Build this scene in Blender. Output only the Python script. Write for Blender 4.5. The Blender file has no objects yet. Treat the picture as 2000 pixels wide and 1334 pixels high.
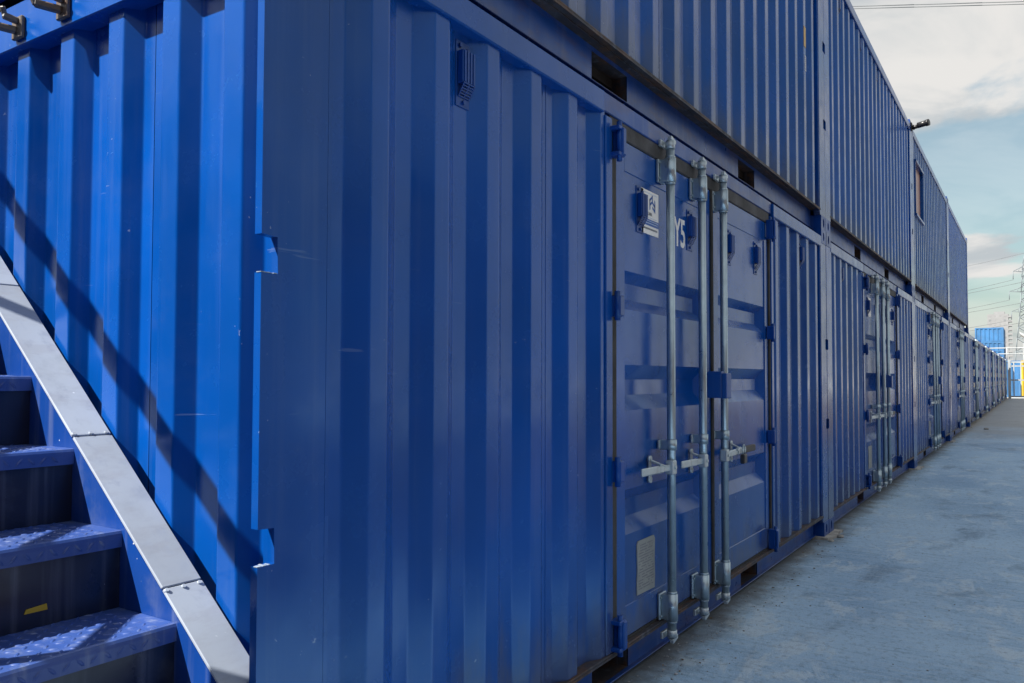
import bpy, bmesh, math, random
from mathutils import Vector, Matrix
random.seed(7)
scene = bpy.context.scene
COL = scene.collection
# ------------------------------------------------------------------ camera
cam_d = bpy.data.cameras.new('camera'); cam = bpy.data.objects.new('camera', cam_d); COL.objects.link(cam)
YAW, PITCH, ROLL = 0.5742, 0.0334, 0.0027
fw = Vector((math.cos(YAW)*math.cos(PITCH), math.sin(YAW)*math.cos(PITCH), math.sin(PITCH)))
rt = Vector((math.sin(YAW), -math.cos(YAW), 0)); up = rt.cross(fw)
r2 = rt*math.cos(ROLL) + up*math.sin(ROLL); u2 = up*math.cos(ROLL) - rt*math.sin(ROLL)
M = Matrix((r2, u2, -fw)).transposed().to_4x4(); M.translation = Vector((-1.2429, -1.4916, 1.3492))
cam.matrix_world = M
cam_d.sensor_width = 36; cam_d.lens = 28.351; cam_d.shift_y = 16.33/2000
cam_d.clip_start = 0.02; cam_d.clip_end = 5000
scene.camera = cam
# ------------------------------------------------------------------ light and view
scene.view_settings.view_transform = 'Standard'; scene.view_settings.look = 'None'
scene.view_settings.gamma = 1; scene.view_settings.use_curve_mapping = False
scene.view_settings.exposure = 1.2
SUN = Vector((-1.0, 0.60, 1.25)).normalized()
EL = math.asin(SUN.z); AZ = math.atan2(SUN.x, SUN.y)          # clockwise from +Y
sd = bpy.data.lights.new('sun', 'SUN'); so = bpy.data.objects.new('sun', sd); COL.objects.link(so)
sd.energy = 5.0; sd.angle = math.radians(0.5); sd.color = (1.0, 0.95, 0.87)
so.rotation_euler = SUN.to_track_quat('Z', 'Y').to_euler()

world = bpy.data.worlds.new('World'); scene.world = world; world.use_nodes = True
nt = world.node_tree; nt.nodes.clear()
def N(t, typ, **kw):
    n = t.nodes.new(typ)
    for k, v in kw.items(): setattr(n, k, v)
    return n
def math_n(t, op, a, b=None, c=None, clamp=False):
    n = N(t, 'ShaderNodeMath', operation=op); n.use_clamp = clamp
    for i, v in enumerate((a, b, c)):
        if v is None: continue
        if isinstance(v, (int, float)): n.inputs[i].default_value = v
        else: t.links.new(v, n.inputs[i])
    return n.outputs[0]
def mixc(t, fac, a, b, blend='MIX'):
    n = N(t, 'ShaderNodeMix', data_type='RGBA', blend_type=blend)
    for i, v in ((0, fac), (6, a), (7, b)):
        if isinstance(v, (int, float)): n.inputs[i].default_value = v
        elif isinstance(v, tuple): n.inputs[i].default_value = (*v, 1) if len(v) == 3 else v
        else: t.links.new(v, n.inputs[i])
    return n.outputs[2]
def maprange(t, v, a, b, c=0.0, d=1.0, smooth=True):
    n = N(t, 'ShaderNodeMapRange', interpolation_type='SMOOTHSTEP' if smooth else 'LINEAR')
    t.links.new(v, n.inputs[0])
    for i, x in ((1, a), (2, b), (3, c), (4, d)): n.inputs[i].default_value = x
    return n.outputs[0]
def noise(t, vec, scale, detail=4, rough=0.55, dist=0.0):
    n = N(t, 'ShaderNodeTexNoise'); t.links.new(vec, n.inputs['Vector'])
    n.inputs['Scale'].default_value = scale; n.inputs['Detail'].default_value = detail
    n.inputs['Roughness'].default_value = rough; n.inputs['Distortion'].default_value = dist
    return n.outputs[0]
def mapping(t, vec, loc=(0,0,0), sc=(1,1,1), rot=(0,0,0)):
    n = N(t, 'ShaderNodeMapping'); t.links.new(vec, n.inputs[0])
    n.inputs[1].default_value = loc; n.inputs[2].default_value = rot; n.inputs[3].default_value = sc
    return n.outputs[0]
sky = N(nt, 'ShaderNodeTexSky', sky_type='NISHITA'); sky.sun_disc = False
sky.sun_elevation = EL; sky.sun_rotation = AZ; sky.air_density = 1.0; sky.dust_density = 2.5; sky.ozone_density = 0.6
tc = N(nt, 'ShaderNodeTexCoord')
sep = N(nt, 'ShaderNodeSeparateXYZ'); nt.links.new(tc.outputs['Generated'], sep.inputs[0])
zz = math_n(nt, 'ADD', math_n(nt, 'MAXIMUM', sep.outputs[2], 0.0), 0.22)
cmb = N(nt, 'ShaderNodeCombineXYZ')
nt.links.new(math_n(nt, 'DIVIDE', sep.outputs[0], zz), cmb.inputs[0])
nt.links.new(math_n(nt, 'DIVIDE', sep.outputs[1], zz), cmb.inputs[1])
cv = mapping(nt, cmb.outputs[0], (11.50, 18.783, 7.624), (1.0, 0.8, 1))
dens = noise(nt, cv, 1.15, 9, 0.53, 0.30)
mask = maprange(nt, dens, 0.445, 0.500, 0.30, 1.0)
mask = math_n(nt, 'MAXIMUM', mask, maprange(nt, sep.outputs[2], 0.02, 0.13, 0.85, 0.0))   # haze low over the horizon
shade = maprange(nt, noise(nt, mapping(nt, cv, (5.2, 0.4, 2)), 2.6, 8, 0.55, 0.5), 0.40, 0.60)
CB = 4.7
cloud = mixc(nt, shade, (CB*0.70, CB*0.76, CB*0.80), (CB*1.08, CB*1.06, CB*1.03))
clear = mixc(nt, 1.0, sky.outputs[0], (0.92, 1.04, 0.90), 'MULTIPLY')
skyc = mixc(nt, mask, clear, cloud)
bg = N(nt, 'ShaderNodeBackground'); bg.inputs[1].default_value = 0.07
nt.links.new(skyc, bg.inputs[0])
wo = N(nt, 'ShaderNodeOutputWorld'); nt.links.new(bg.outputs[0], wo.inputs[0])
# ------------------------------------------------------------------ materials
MAT = {}
def new_mat(name):
    m = bpy.data.materials.new(name); m.use_nodes = True
    t = m.node_tree; b = t.nodes['Principled BSDF']
    MAT[name] = m
    return m, t, b
def obj_coord(t, rnd=True):
    tcn = N(t, 'ShaderNodeTexCoord'); v = tcn.outputs['Object']
    if rnd:
        oi = N(t, 'ShaderNodeObjectInfo')
        c = N(t, 'ShaderNodeCombineXYZ')
        t.links.new(math_n(t, 'MULTIPLY', oi.outputs['Random'], 37.0), c.inputs[0])
        t.links.new(math_n(t, 'MULTIPLY', oi.outputs['Random'], 91.0), c.inputs[1])
        a = N(t, 'ShaderNodeVectorMath', operation='ADD')
        t.links.new(v, a.inputs[0]); t.links.new(c.outputs[0], a.inputs[1]); v = a.outputs[0]
    return v
def bump(t, b, h, dist, strength=1.0, prev=None):
    n = N(t, 'ShaderNodeBump'); n.inputs['Strength'].default_value = strength; n.inputs['Distance'].default_value = dist
    t.links.new(h, n.inputs['Height'])
    if prev is not None: t.links.new(prev, n.inputs['Normal'])
    t.links.new(n.outputs[0], b.inputs['Normal'])
    return n.outputs[0]
def paint(name, base, rough=0.34, chips=0.4, dust=0.22, wav=0.004, coat=0.0, rust=0.0, spec=0.5, tint=None, grime=0.0, scratch=0.0):
    m, t, b = new_mat(name)
    v = obj_coord(t)
    lo = noise(t, v, 0.9, 3)
    c = mixc(t, maprange(t, lo, 0.3, 0.7), tuple(x*0.80 for x in base), tuple(min(1, x*1.16) for x in base))
    oc = N(t, 'ShaderNodeObjectInfo'); c = mixc(t, 1.0, c, oc.outputs['Color'], 'MULTIPLY')
    streak = noise(t, mapping(t, v, sc=(22, 22, 0.7)), 1.0, 5, 0.6)
    sf = math_n(t, 'MULTIPLY', maprange(t, streak, 0.5, 0.78), dust)
    c = mixc(t, sf, c, (0.24, 0.28, 0.36))
    blot = math_n(t, 'MULTIPLY', maprange(t, noise(t, v, 4.5, 6, 0.65), 0.52, 0.75), dust*0.55)
    c = mixc(t, blot, c, (0.22, 0.25, 0.30))
    if grime > 0:      # splashed dirt low on the walls, thinning upwards
        o2 = N(t, 'ShaderNodeTexCoord'); s2 = N(t, 'ShaderNodeSeparateXYZ'); t.links.new(o2.outputs['Object'], s2.inputs[0])
        gz = math_n(t, 'SUBTRACT', s2.outputs[2], math_n(t, 'MULTIPLY', noise(t, mapping(t, v, sc=(9, 9, 2.5)), 1.0, 6, 0.7), 0.75))
        c = mixc(t, math_n(t, 'MULTIPLY', maprange(t, gz, 0.12, -0.22), grime), c, (0.085, 0.085, 0.09))
    if scratch > 0:
        sn = noise(t, mapping(t, v, sc=(1.5, 1.5, 26), rot=(0.5, 0.35, 0)), 1.6, 3, 0.5); sm = noise(t, v, 1.7, 3)
        c = mixc(t, math_n(t, 'MULTIPLY', math_n(t, 'MULTIPLY', maprange(t, sn, 0.715, 0.735), maprange(t, sm, 0.52, 0.62)), scratch), c, (0.30, 0.38, 0.50))
    if chips > 0:
        vo = noise(t, v, 55, 2, 0.5); vo2 = noise(t, v, 7, 2)
        cf = math_n(t, 'MULTIPLY', maprange(t, vo, 0.735, 0.755), maprange(t, vo2, 0.56, 0.66))
        c = mixc(t, math_n(t, 'MULTIPLY', cf, chips), c, (0.55, 0.60, 0.68))
    if rust > 0:
        rn = noise(t, mapping(t, v, sc=(3, 9, 9)), 1.6, 7, 0.7)
        rf = math_n(t, 'MULTIPLY', maprange(t, rn, 0.46, 0.62), rust)
        c = mixc(t, rf, c, mixc(t, noise(t, v, 30, 3), (0.045, 0.022, 0.012), (0.17, 0.085, 0.045)))
    t.links.new(c, b.inputs['Base Color'])
    rn = maprange(t, noise(t, v, 6, 5, 0.6), 0.3, 0.7, rough-0.07, rough+0.12, False)
    t.links.new(rn, b.inputs['Roughness'])
    b.inputs['Specular IOR Level'].default_value = spec
    if tint: b.inputs['Specular Tint'].default_value = (*tint, 1)
    n1 = bump(t, b, noise(t, mapping(t, v, sc=(1, 1, 0.6)), 2.6, 2, 0.4), wav*2.5, 0.8)
    bump(t, b, noise(t, v, 160, 2), 0.0002, 0.3, n1)
    return m
BLUE = (0.0012, 0.060, 0.295)
paint('blue_paint', BLUE, rough=0.20, dust=0.06, spec=0.50, chips=0.3, grime=0.55, scratch=0.16, wav=0.003, tint=(0.50, 0.78, 1.0))
paint('blue_paint_worn', (0.002, 0.044, 0.25), chips=0.9, dust=0.14, rough=0.32, tint=(0.50, 0.78, 1.0))
paint('blue_box_paint', (0.003, 0.065, 0.30), rough=0.4, dust=0.1)
paint('rail_paint', (0.006, 0.055, 0.27), rough=0.32, dust=0.2, rust=0.30, tint=(0.55, 0.8, 1.0))
paint('lip_paint', (0.030, 0.030, 0.040), rough=0.65, dust=0.35, rust=0.8, chips=0)
paint('pale_blue_paint', (0.03, 0.13, 0.30), rough=0.5)
paint('yellow_paint', (0.45, 0.32, 0.02), rough=0.5, chips=0.3)
paint('white_paint', (0.32, 0.34, 0.35), rough=0.5, chips=0, dust=0.3)
paint('stair_paint', (0.003, 0.040, 0.22), rough=0.36, dust=0.35, chips=1.0, wav=0.001)
paint('tread_paint', (0.026, 0.062, 0.23), rough=0.36, dust=0.5, chips=1.0, wav=0.001)
paint('cover_plate_paint', (0.30, 0.345, 0.42), rough=0.66, dust=1.0, chips=1.0, wav=0.0015, spec=0.25, rust=0.10, grime=0.0)
paint('black_paint', (0.012, 0.012, 0.014), rough=0.35, chips=0.1, dust=0.2)
paint('bare_dark_steel', (0.10, 0.085, 0.075), rough=0.5, rust=0.7, chips=0.3)
def metal(name, base, rough, metallic=0.9, dark=0.6):
    m, t, b = new_mat(name); v = obj_coord(t)
    c = mixc(t, maprange(t, noise(t, v, 14, 6, 0.65), 0.3, 0.72), tuple(x*dark for x in base), base)
    c = mixc(t, math_n(t, 'MULTIPLY', maprange(t, noise(t, mapping(t, v, sc=(30, 30, 2)), 1.0, 4), 0.58, 0.75), 0.35), c, (0.10, 0.10, 0.10))
    t.links.new(c, b.inputs['Base Color']); b.inputs['Metallic'].default_value = metallic
    t.links.new(maprange(t, noise(t, v, 25, 4), 0.3, 0.7, rough-0.08, rough+0.12, False), b.inputs['Roughness'])
    bump(t, b, noise(t, v, 120, 3), 0.0006, 0.5)
    return m
metal('galvanised', (0.42, 0.52, 0.59), 0.34, 0.85, 0.85)
metal('cast_zinc', (0.52, 0.60, 0.65), 0.42, 0.6, 0.85)
metal('far_steel', (0.22, 0.26, 0.29), 0.6, 0.2)
metal('plate_metal', (0.34, 0.36, 0.36), 0.5, 0.4, 0.8)
def plain(name, base, rough=0.7, var=0.25, scale=12, bd=0.0):
    m, t, b = new_mat(name); v = obj_coord(t)
    c = mixc(t, maprange(t, noise(t, v, scale, 6, 0.6), 0.28, 0.72), tuple(x*(1-var) for x in base), tuple(min(1, x*(1+var)) for x in base))
    t.links.new(c, b.inputs['Base Color']); b.inputs['Roughness'].default_value = rough
    if bd: bump(t, b, noise(t, v, scale*4, 4), bd)
    return m
plain('rubber', (0.022, 0.022, 0.023), 0.75, 0.5, 9, 0.001)
plain('header_gasket', (0.060, 0.062, 0.068), 0.85, 0.5, 7, 0.001)
plain('sign_white', (0.88, 0.88, 0.87), 0.45, 0.04, 8)
plain('print_blue', (0.03, 0.12, 0.42), 0.5, 0.05)
plain('print_grey', (0.16, 0.17, 0.20), 0.6, 0.1)
plain('print_light', (0.62, 0.72, 0.86), 0.5, 0.05)
plain('letter_white', (0.78, 0.79, 0.80), 0.5, 0.06, 20)
plain('sticker_yellow', (0.62, 0.42, 0.16), 0.6, 0.25, 15)
plain('grip_plastic', (0.055, 0.055, 0.058), 0.6, 0.2)
plain('pad_concrete', (0.34, 0.33, 0.31), 0.9, 0.35, 14, 0.004)
plain('stone', (0.32, 0.34, 0.37), 0.9, 0.4, 20, 0.002)
plain('leaf_litter', (0.16, 0.11, 0.06), 0.9, 0.5, 20)
plain('window_pane', (0.40, 0.22, 0.17), 0.35, 0.12, 3)
plain('interior_dark', (0.02, 0.02, 0.022), 0.9, 0.3)
plain('tower_concrete', (0.215, 0.22, 0.23), 0.9, 0.08, 0.2)
plain('tower_glass', (0.17, 0.18, 0.19), 0.3, 0.2, 0.5)
plain('foliage', (0.055, 0.075, 0.035), 0.8, 0.5, 1.2)
plain('bark', (0.10, 0.08, 0.06), 0.9, 0.3, 4)
plain('cable_dark', (0.10, 0.11, 0.12), 0.7, 0.1)
plain('dark_brick', (0.13, 0.062, 0.045), 0.9, 0.35, 6)
plain('roof_sheet', (0.10, 0.10, 0.11), 0.7, 0.2, 3)
plain('shutter_paint', (0.06, 0.055, 0.06), 0.6, 0.2, 3)
paint('riser_shade_paint', (0.004, 0.010, 0.034), rough=0.3, dust=0.25, chips=0.5)  # dark sheet, its colour deepened for the shade under the treads
plain('tarmac', (0.075, 0.060, 0.055), 0.9, 0.3, 8, 0.004)
plain('bare_primer', (0.22, 0.27, 0.34), 0.6, 0.3, 60)
def lens_mat():
    m, t, b = new_mat('lens_glass'); b.inputs['Base Color'].default_value = (0.01, 0.012, 0.014, 1); b.inputs['Roughness'].default_value = 0.06
lens_mat()
def ground_mat():
    m, t, b = new_mat('yard_concrete')
    tcn = N(t, 'ShaderNodeTexCoord'); v = tcn.outputs['Object']
    n_big = noise(t, mapping(t, v, sc=(0.55, 1.0, 1)), 0.8, 6, 0.62, 0.3)
    n_mid = noise(t, mapping(t, v, (4, 2, 0), (0.8, 1.5, 1)), 3.2, 10, 0.70, 0.6)
    n_fin = noise(t, v, 60, 6, 0.75)
    c = mixc(t, maprange(t, n_big, 0.32, 0.68), (0.25, 0.43, 0.65), (0.41, 0.61, 0.81))
    worn = math_n(t, 'MULTIPLY', maprange(t, n_mid, 0.50, 0.585), maprange(t, noise(t, v, 1.1, 4), 0.38, 0.60))
    c = mixc(t, math_n(t, 'MULTIPLY', worn, 0.80), c, (0.58, 0.71, 0.82))
    damp = maprange(t, noise(t, mapping(t, v, (9, 1, 0), (0.7, 1.4, 1)), 1.5, 7, 0.66, 0.4), 0.53, 0.70)
    c = mixc(t, math_n(t, 'MULTIPLY', damp, 0.80), c, (0.15, 0.25, 0.38))
    c = mixc(t, math_n(t, 'MULTIPLY', maprange(t, n_fin, 0.46, 0.70), 0.50), c, (0.50, 0.66, 0.80))
    c = mixc(t, math_n(t, 'MULTIPLY', maprange(t, noise(t, v, 140, 3, 0.6), 0.60, 0.72), 0.6), c, (0.09, 0.09, 0.09))
    streak = noise(t, mapping(t, v, sc=(26, 2.2, 1), rot=(0, 0, 0.15)), 1.0, 7, 0.72, 0.2)
    c = mixc(t, math_n(t, 'MULTIPLY', maprange(t, streak, 0.48, 0.68), 0.42), c, (0.56, 0.67, 0.76))
    c = mixc(t, math_n(t, 'MULTIPLY', maprange(t, streak, 0.48, 0.32), 0.40), c, (0.17, 0.25, 0.35))
    gr = noise(t, v, 26, 8, 0.8)
    c = mixc(t, math_n(t, 'MULTIPLY', maprange(t, gr, 0.50, 0.36), 0.5), c, (0.13, 0.19, 0.27))
    # dirt that has gathered along the foot of the containers, and a browner far stretch of yard
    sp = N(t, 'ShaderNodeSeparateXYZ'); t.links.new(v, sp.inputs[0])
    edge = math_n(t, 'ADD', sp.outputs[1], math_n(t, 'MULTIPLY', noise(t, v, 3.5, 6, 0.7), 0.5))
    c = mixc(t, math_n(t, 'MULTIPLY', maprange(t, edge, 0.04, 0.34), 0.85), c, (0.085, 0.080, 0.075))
    far = math_n(t, 'ADD', sp.outputs[0], math_n(t, 'MULTIPLY', noise(t, v, 0.5, 5, 0.6), 14))
    c = mixc(t, math_n(t, 'MULTIPLY', maprange(t, far, 22, 34), 0.7), c, (0.36, 0.315, 0.26))
    t.links.new(c, b.inputs['Base Color'])
    t.links.new(maprange(t, n_mid, 0.3, 0.7, 0.62, 0.9, False), b.inputs['Roughness'])
    n1 = bump(t, b, n_fin, 0.006, 0.9)
    bump(t, b, n_mid, 0.010, 0.6, n1)
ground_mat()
# ------------------------------------------------------------------ mesh helpers
class MB:
    def __init__(s): s.bm = bmesh.new()
    def v(s, *p): return s.bm.verts.new(p)
    def f(s, vs, smooth=False):
        try:
            fc = s.bm.faces.new(vs); fc.smooth = smooth; return fc
        except ValueError: return None
    def box(s, a, b, c=0.0):
        (x0, y0, z0), (x1, y1, z1) = a, b
        C = [(x0+x1)/2, (y0+y1)/2, (z0+z1)/2]; H = [abs(x1-x0)/2, abs(y1-y0)/2, abs(z1-z0)/2]
        return s.obox(C, H, Matrix.Identity(3), c)
    def obox(s, C, H, R, c=0.0):
        C = Vector(C); SG = (-1, 1)
        if c <= 0 or c >= min(H):
            P = {(i, j, k): s.v(*(C + R @ Vector((i*H[0], j*H[1], k*H[2])))) for i in SG for j in SG for k in SG}
            for ax in range(3):
                for sg in SG:
                    o = []
                    for p, q in ((-1,-1), (1,-1), (1,1), (-1,1)):
                        t = [p, q]; t.insert(ax, sg); o.append(P[tuple(t)])
                    s.f(o)
            return s
        P = {}
        for i in SG:
            for j in SG:
                for k in SG:
                    for ax in range(3):
                        h = [H[a] - (0 if a == ax else c) for a in range(3)]
                        P[(i,j,k,ax)] = s.v(*(C + R @ Vector((i*h[0], j*h[1], k*h[2]))))
        for ax in range(3):
            for sg in SG:
                o = []
                for p, q in ((-1,-1), (1,-1), (1,1), (-1,1)):
                    t = [p, q]; t.insert(ax, sg); o.append(P[(*t, ax)])
                s.f(o)
        for ax in range(3):
            a1, a2 = [a for a in range(3) if a != ax]
            for p in SG:
                for q in SG:
                    def key(e, face):
                        t = [0,0,0]; t[ax] = e; t[a1] = p; t[a2] = q; return (*t, face)
                    s.f([P[key(-1,a1)], P[key(1,a1)], P[key(1,a2)], P[key(-1,a2)]])
        for i in SG:
            for j in SG:
                for k in SG: s.f([P[(i,j,k,0)], P[(i,j,k,1)], P[(i,j,k,2)]])
        return s
    def bar(s, p, q, w, h, c=0.0, upv=(0,0,1)):
        p, q = Vector(p), Vector(q); d = (q-p); L = d.length; d.normalize()
        sx = Vector(upv).cross(d)
        if sx.length < 1e-4: sx = Vector((1,0,0)).cross(d)
        sx.normalize(); sz = d.cross(sx)
        R = Matrix((d, sx, sz)).transposed()
        return s.obox((p+q)/2, (L/2, w/2, h/2), R, c)
    def tube(s, p, q, r, n=14, r1=None, cap=True):
        p, q = Vector(p), Vector(q); d = (q-p).normalized()
        a = d.orthogonal().normalized(); b = d.cross(a); r1 = r if r1 is None else r1
        A = [s.v(*(p + (a*math.cos(t)+b*math.sin(t))*r)) for t in [2*math.pi*i/n for i in range(n)]]
        B = [s.v(*(q + (a*math.cos(t)+b*math.sin(t))*r1)) for t in [2*math.pi*i/n for i in range(n)]]
        for i in range(n): s.f([A[i], A[(i+1)%n], B[(i+1)%n], B[i]], True)
        if cap: s.f(A[::-1]); s.f(B)
        return s
    def path(s, pts, r, n=8):
        for a, b in zip(pts, pts[1:]): s.tube(a, b, r, n)
        return s
    def prism(s, poly, ax, a, b):
        """poly: 2-D points in the two axes other than ax, extruded from a to b along ax"""
        def P(p, e):
            t = list(p); t.insert(ax, e); return s.v(*t)
        A = [P(p, a) for p in poly]; B = [P(p, b) for p in poly]; n = len(poly)
        for i in range(n): s.f([A[i], A[(i+1)%n], B[(i+1)%n], B[i]])
        s.f(A[::-1]); s.f(B)
        return s
    def sheet(s, prof, z0, z1):
        A = [s.v(x, y, z0) for x, y in prof]; B = [s.v(x, y, z1) for x, y in prof]
        for i in range(len(prof)-1): s.f([A[i], A[i+1], B[i+1], B[i]])
        return s
    def build(s, name, mat, parent=None, weld=True):
        if weld: bmesh.ops.remove_doubles(s.bm, verts=s.bm.verts, dist=1e-5)
        bmesh.ops.recalc_face_normals(s.bm, faces=s.bm.faces)
        me = bpy.data.meshes.new(name); s.bm.to_mesh(me); s.bm.free()
        me.materials.append(MAT[mat])
        return link(name, me, parent)
def link(name, me, parent=None):
    o = bpy.data.objects.new(name, me); COL.objects.link(o)
    if parent is not None: o.parent = parent
    return o
def tag(o, label=None, cat=None, group=None, kind=None):
    if label: o['label'] = label
    if cat: o['category'] = cat
    if group: o['group'] = group
    if kind: o['kind'] = kind
    return o
def thing(name, label, cat, loc=(0,0,0), group=None):
    o = bpy.data.objects.new(name, None); COL.objects.link(o); o.location = loc
    o.empty_display_size = 0.2
    return tag(o, label, cat, group)
def copy_tree(o, parent=None, skip=()):
    c = o.copy(); COL.objects.link(c); c.parent = parent
    for ch in list(o.children):
        if ch.name.split('.')[0] in skip: continue
        copy_tree(ch, c, skip)
    return c
def shade(root, k):
    for o_ in [root] + list(root.children_recursive): o_.color = (k[0], k[1], k[2], 1)
def text_mesh(body, size, sx=1.0, ext=0.0006, offset=0.0, spacing=1.0):
    """text lying in the x-z plane, facing -y, lower-left corner at the origin"""
    cu = bpy.data.curves.new('txt', 'FONT'); cu.body = body; cu.size = size; cu.extrude = ext; cu.offset = offset; cu.resolution_u = 4
    cu.space_character = spacing
    ob = bpy.data.objects.new('txt', cu); COL.objects.link(ob)
    dg = bpy.context.evaluated_depsgraph_get(); dg.update()
    me = bpy.data.meshes.new_from_object(ob.evaluated_get(dg))
    bpy.data.objects.remove(ob); bpy.data.curves.remove(cu)
    me.transform(Matrix(((sx,0,0,0), (0,0,-1,0), (0,1,0,0), (0,0,0,1))))
    me.materials.clear()
    return me
def fillet(poly, r=0.006, k=3):
    out = [poly[0]]
    for a, p, b in zip(poly, poly[1:], poly[2:]):
        a, p, b = Vector(a), Vector(p), Vector(b)
        d1 = (a-p); d2 = (b-p); rr = min(r, d1.length*0.45, d2.length*0.45)
        s0 = p + d1.normalized()*rr; s1 = p + d2.normalized()*rr
        for i in range(k+1):
            t = i/k; q = s0*(1-t)**2 + p*2*t*(1-t) + s1*t*t
            out.append((q.x, q.y))
    out.append(tuple(poly[-1]))
    return out
# ------------------------------------------------------------------ the ground
g = MB(); S = 2500
xs = [-S, -40, -6, -2, 0, 2, 4, 6, 9, 13, 20, 30, 45, 70, 120, S]; ys = [-S, -60, -12, -6, -3, -2, -1, 0, 3, 20, 80, S]
gv = [[g.v(x, y, 0) for y in ys] for x in xs]
for i in range(len(xs)-1):
    for j in range(len(ys)-1): g.f([gv[i][j], gv[i+1][j], gv[i+1][j+1], gv[i][j+1]])
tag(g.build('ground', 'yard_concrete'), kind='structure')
g = MB()      # unseen tarmac lane added to cut bounce light on the side wall
for a, b in zip(xs, xs[1:]):
    if b > -40 and a < 120: g.f([g.v(max(a, -60), -13.4, 0.004), g.v(min(b, 120), -13.4, 0.004), g.v(min(b, 120), -2.15, 0.004), g.v(max(a, -60), -2.15, 0.004)])
tag(g.build('bounce_cut_lane', 'tarmac'), kind='structure')
# ------------------------------------------------------------------ container parts
CL, CW, CH, Z0 = 6.058, 2.438, 2.591, 0.02
PITCH_X = 6.065
CREST, VALLEY = 0.014, 0.050
def corr_profile(x0, x1, first, pitch=0.2775, crest=0.072, run=0.066, ya=CREST, yb=VALLEY):
    """side wall from x0 to x1; first = left edge of the first crest; starts and ends in a valley"""
    p = [(x0, yb)]; x = first
    while x + crest + run < x1 + 0.001:
        p += [(x-run, yb), (x, ya), (x+crest, ya), (x+crest+run, yb)]; x += pitch
    if x + 0.01 < x1: p += [(x-run, yb), (x, ya), (x1, ya)]
    else: p.append((x1, yb))
    q = [p[0]]
    for a in p[1:]:
        if abs(a[0]-q[-1][0]) > 1e-4: q.append(a)
    return q
def split_profile(p, cuts):
    """cut the wall at valley points nearest the given x values: welded sheets"""
    out = []; cur = [p[0]]; cuts = list(cuts)
    for a, b in zip(p, p[1:]):
        if cuts and a[1] == b[1] == VALLEY and a[0] <= cuts[0] <= b[0]:
            m = (a[0]+b[0])/2; cur.append((m-0.0012, VALLEY)); out.append(cur); cur = [(m+0.0012, VALLEY)]; cuts.pop(0)
        cur.append(b)
    out.append(cur)
    return out
def side_panels(root, prof, cuts, z0, z1, mat='blue_paint'):
    for piece in split_profile(prof, cuts):
        m = MB(); m.sheet(fillet(piece), z0, z1)
        # the welded lap between two sheets
        x = piece[-1][0]; m.box((x-0.011, VALLEY-0.0015, z0), (x-0.0002, VALLEY+0.001, z1))
        m.build('side_panel', mat, root, weld=False)
def fitting(x0, y0, z0, fx, fy, root):
    """corner casting with the oval hand holes in its outer faces; fx, fy = +-1 give the outer directions"""
    m = MB(); X, Y, Zh = 0.178, 0.162, 0.118
    a = (x0, y0, z0); b = (x0+X, y0+Y, z0+Zh)
    def holed(ax, side):
        ua, va = [k for k in range(3) if k != ax]; 
        lo, hi = (a[ua], a[va]), (b[ua], b[va]); e = a[ax] if side < 0 else b[ax]
        cu, cvv = (lo[0]+hi[0])/2, (lo[1]+hi[1])/2; hw, hh = (hi[0]-lo[0])/2, (hi[1]-lo[1])/2
        outer = [(-1,-1), (-.33,-1), (.33,-1), (1,-1), (1,-.33), (1,.33), (1,1), (.33,1), (-.33,1), (-1,1), (-1,.33), (-1,-.33)]
        def P(u, v, w):
            t = [0,0,0]; t[ua] = u; t[va] = v; t[ax] = w; return m.v(*t)
        O = [P(cu+p*hw, cvv+q*hh, e) for p, q in outer]; I = []; J = []
        rw, rh = (0.040, 0.026) if va == 2 and False else (0.026, 0.040)
        for p, q in outer:
            an = math.atan2(q*hh, p*hw); u = cu+rw*math.cos(an); v = cvv+rh*math.sin(an)
            I.append(P(u, v, e)); J.append(P(u, v, e - side*0.028))
        n = len(outer)
        for i in range(n):
            j = (i+1) % n
            m.f([O[i], O[j], I[j], I[i]]); m.f([I[i], I[j], J[j], J[i]])
        m.f(J)
    done = [(0, fx), (1, fy)]
    for ax in range(3):
        for sg in (-1, 1):
            if (ax, sg) in done: holed(ax, sg); continue
            ua, va = [k for k in range(3) if k != ax]; e = a[ax] if sg < 0 else b[ax]; o = []
            for p, q in ((0,0), (1,0), (1,1), (0,1)):
                t = [0,0,0]; t[ua] = (a, b)[p][ua]; t[va] = (a, b)[q][va]; t[ax] = e; o.append(m.v(*t))
            m.f(o)
    return m.build('corner_fitting', 'blue_paint_worn', root)
def corner_post(root, mir, name='corner_post'):
    """post at the wall side y = 0; mir mirrors it to the far end of the container"""
    z0, z1 = 0.118, CH-0.118
    n = [(z1, 0), (1.660, 0), (1.657, 0.047), (1.570, 0.049), (1.570, 0), (0.978, 0), (0.975, 0.047), (0.892, 0.049), (0.892, 0), (z0, 0)]
    X = (lambda x: CL-x) if mir else (lambda x: x)
    m = MB()
    m.prism([(X(x), z) for z, x in n] + [(X(0.205), z0), (X(0.205), z1)], 1, 0.003, 0.026)
    m.box((X(0.058), 0.0262, z0), (X(0.200), 0.056, z1), 0.004)
    m.box((X(0.2055), 0.006, z0+0.02), (X(0.226), 0.05, z1), 0.004)
    return m.build(name, 'blue_paint', root)
def back_post(root, x0):
    m = MB(); m.box((x0, CW-0.14, 0.118), (x0+0.15, CW-0.003, CH-0.118), 0.006); m.build('corner_post', 'blue_paint', root)
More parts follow.
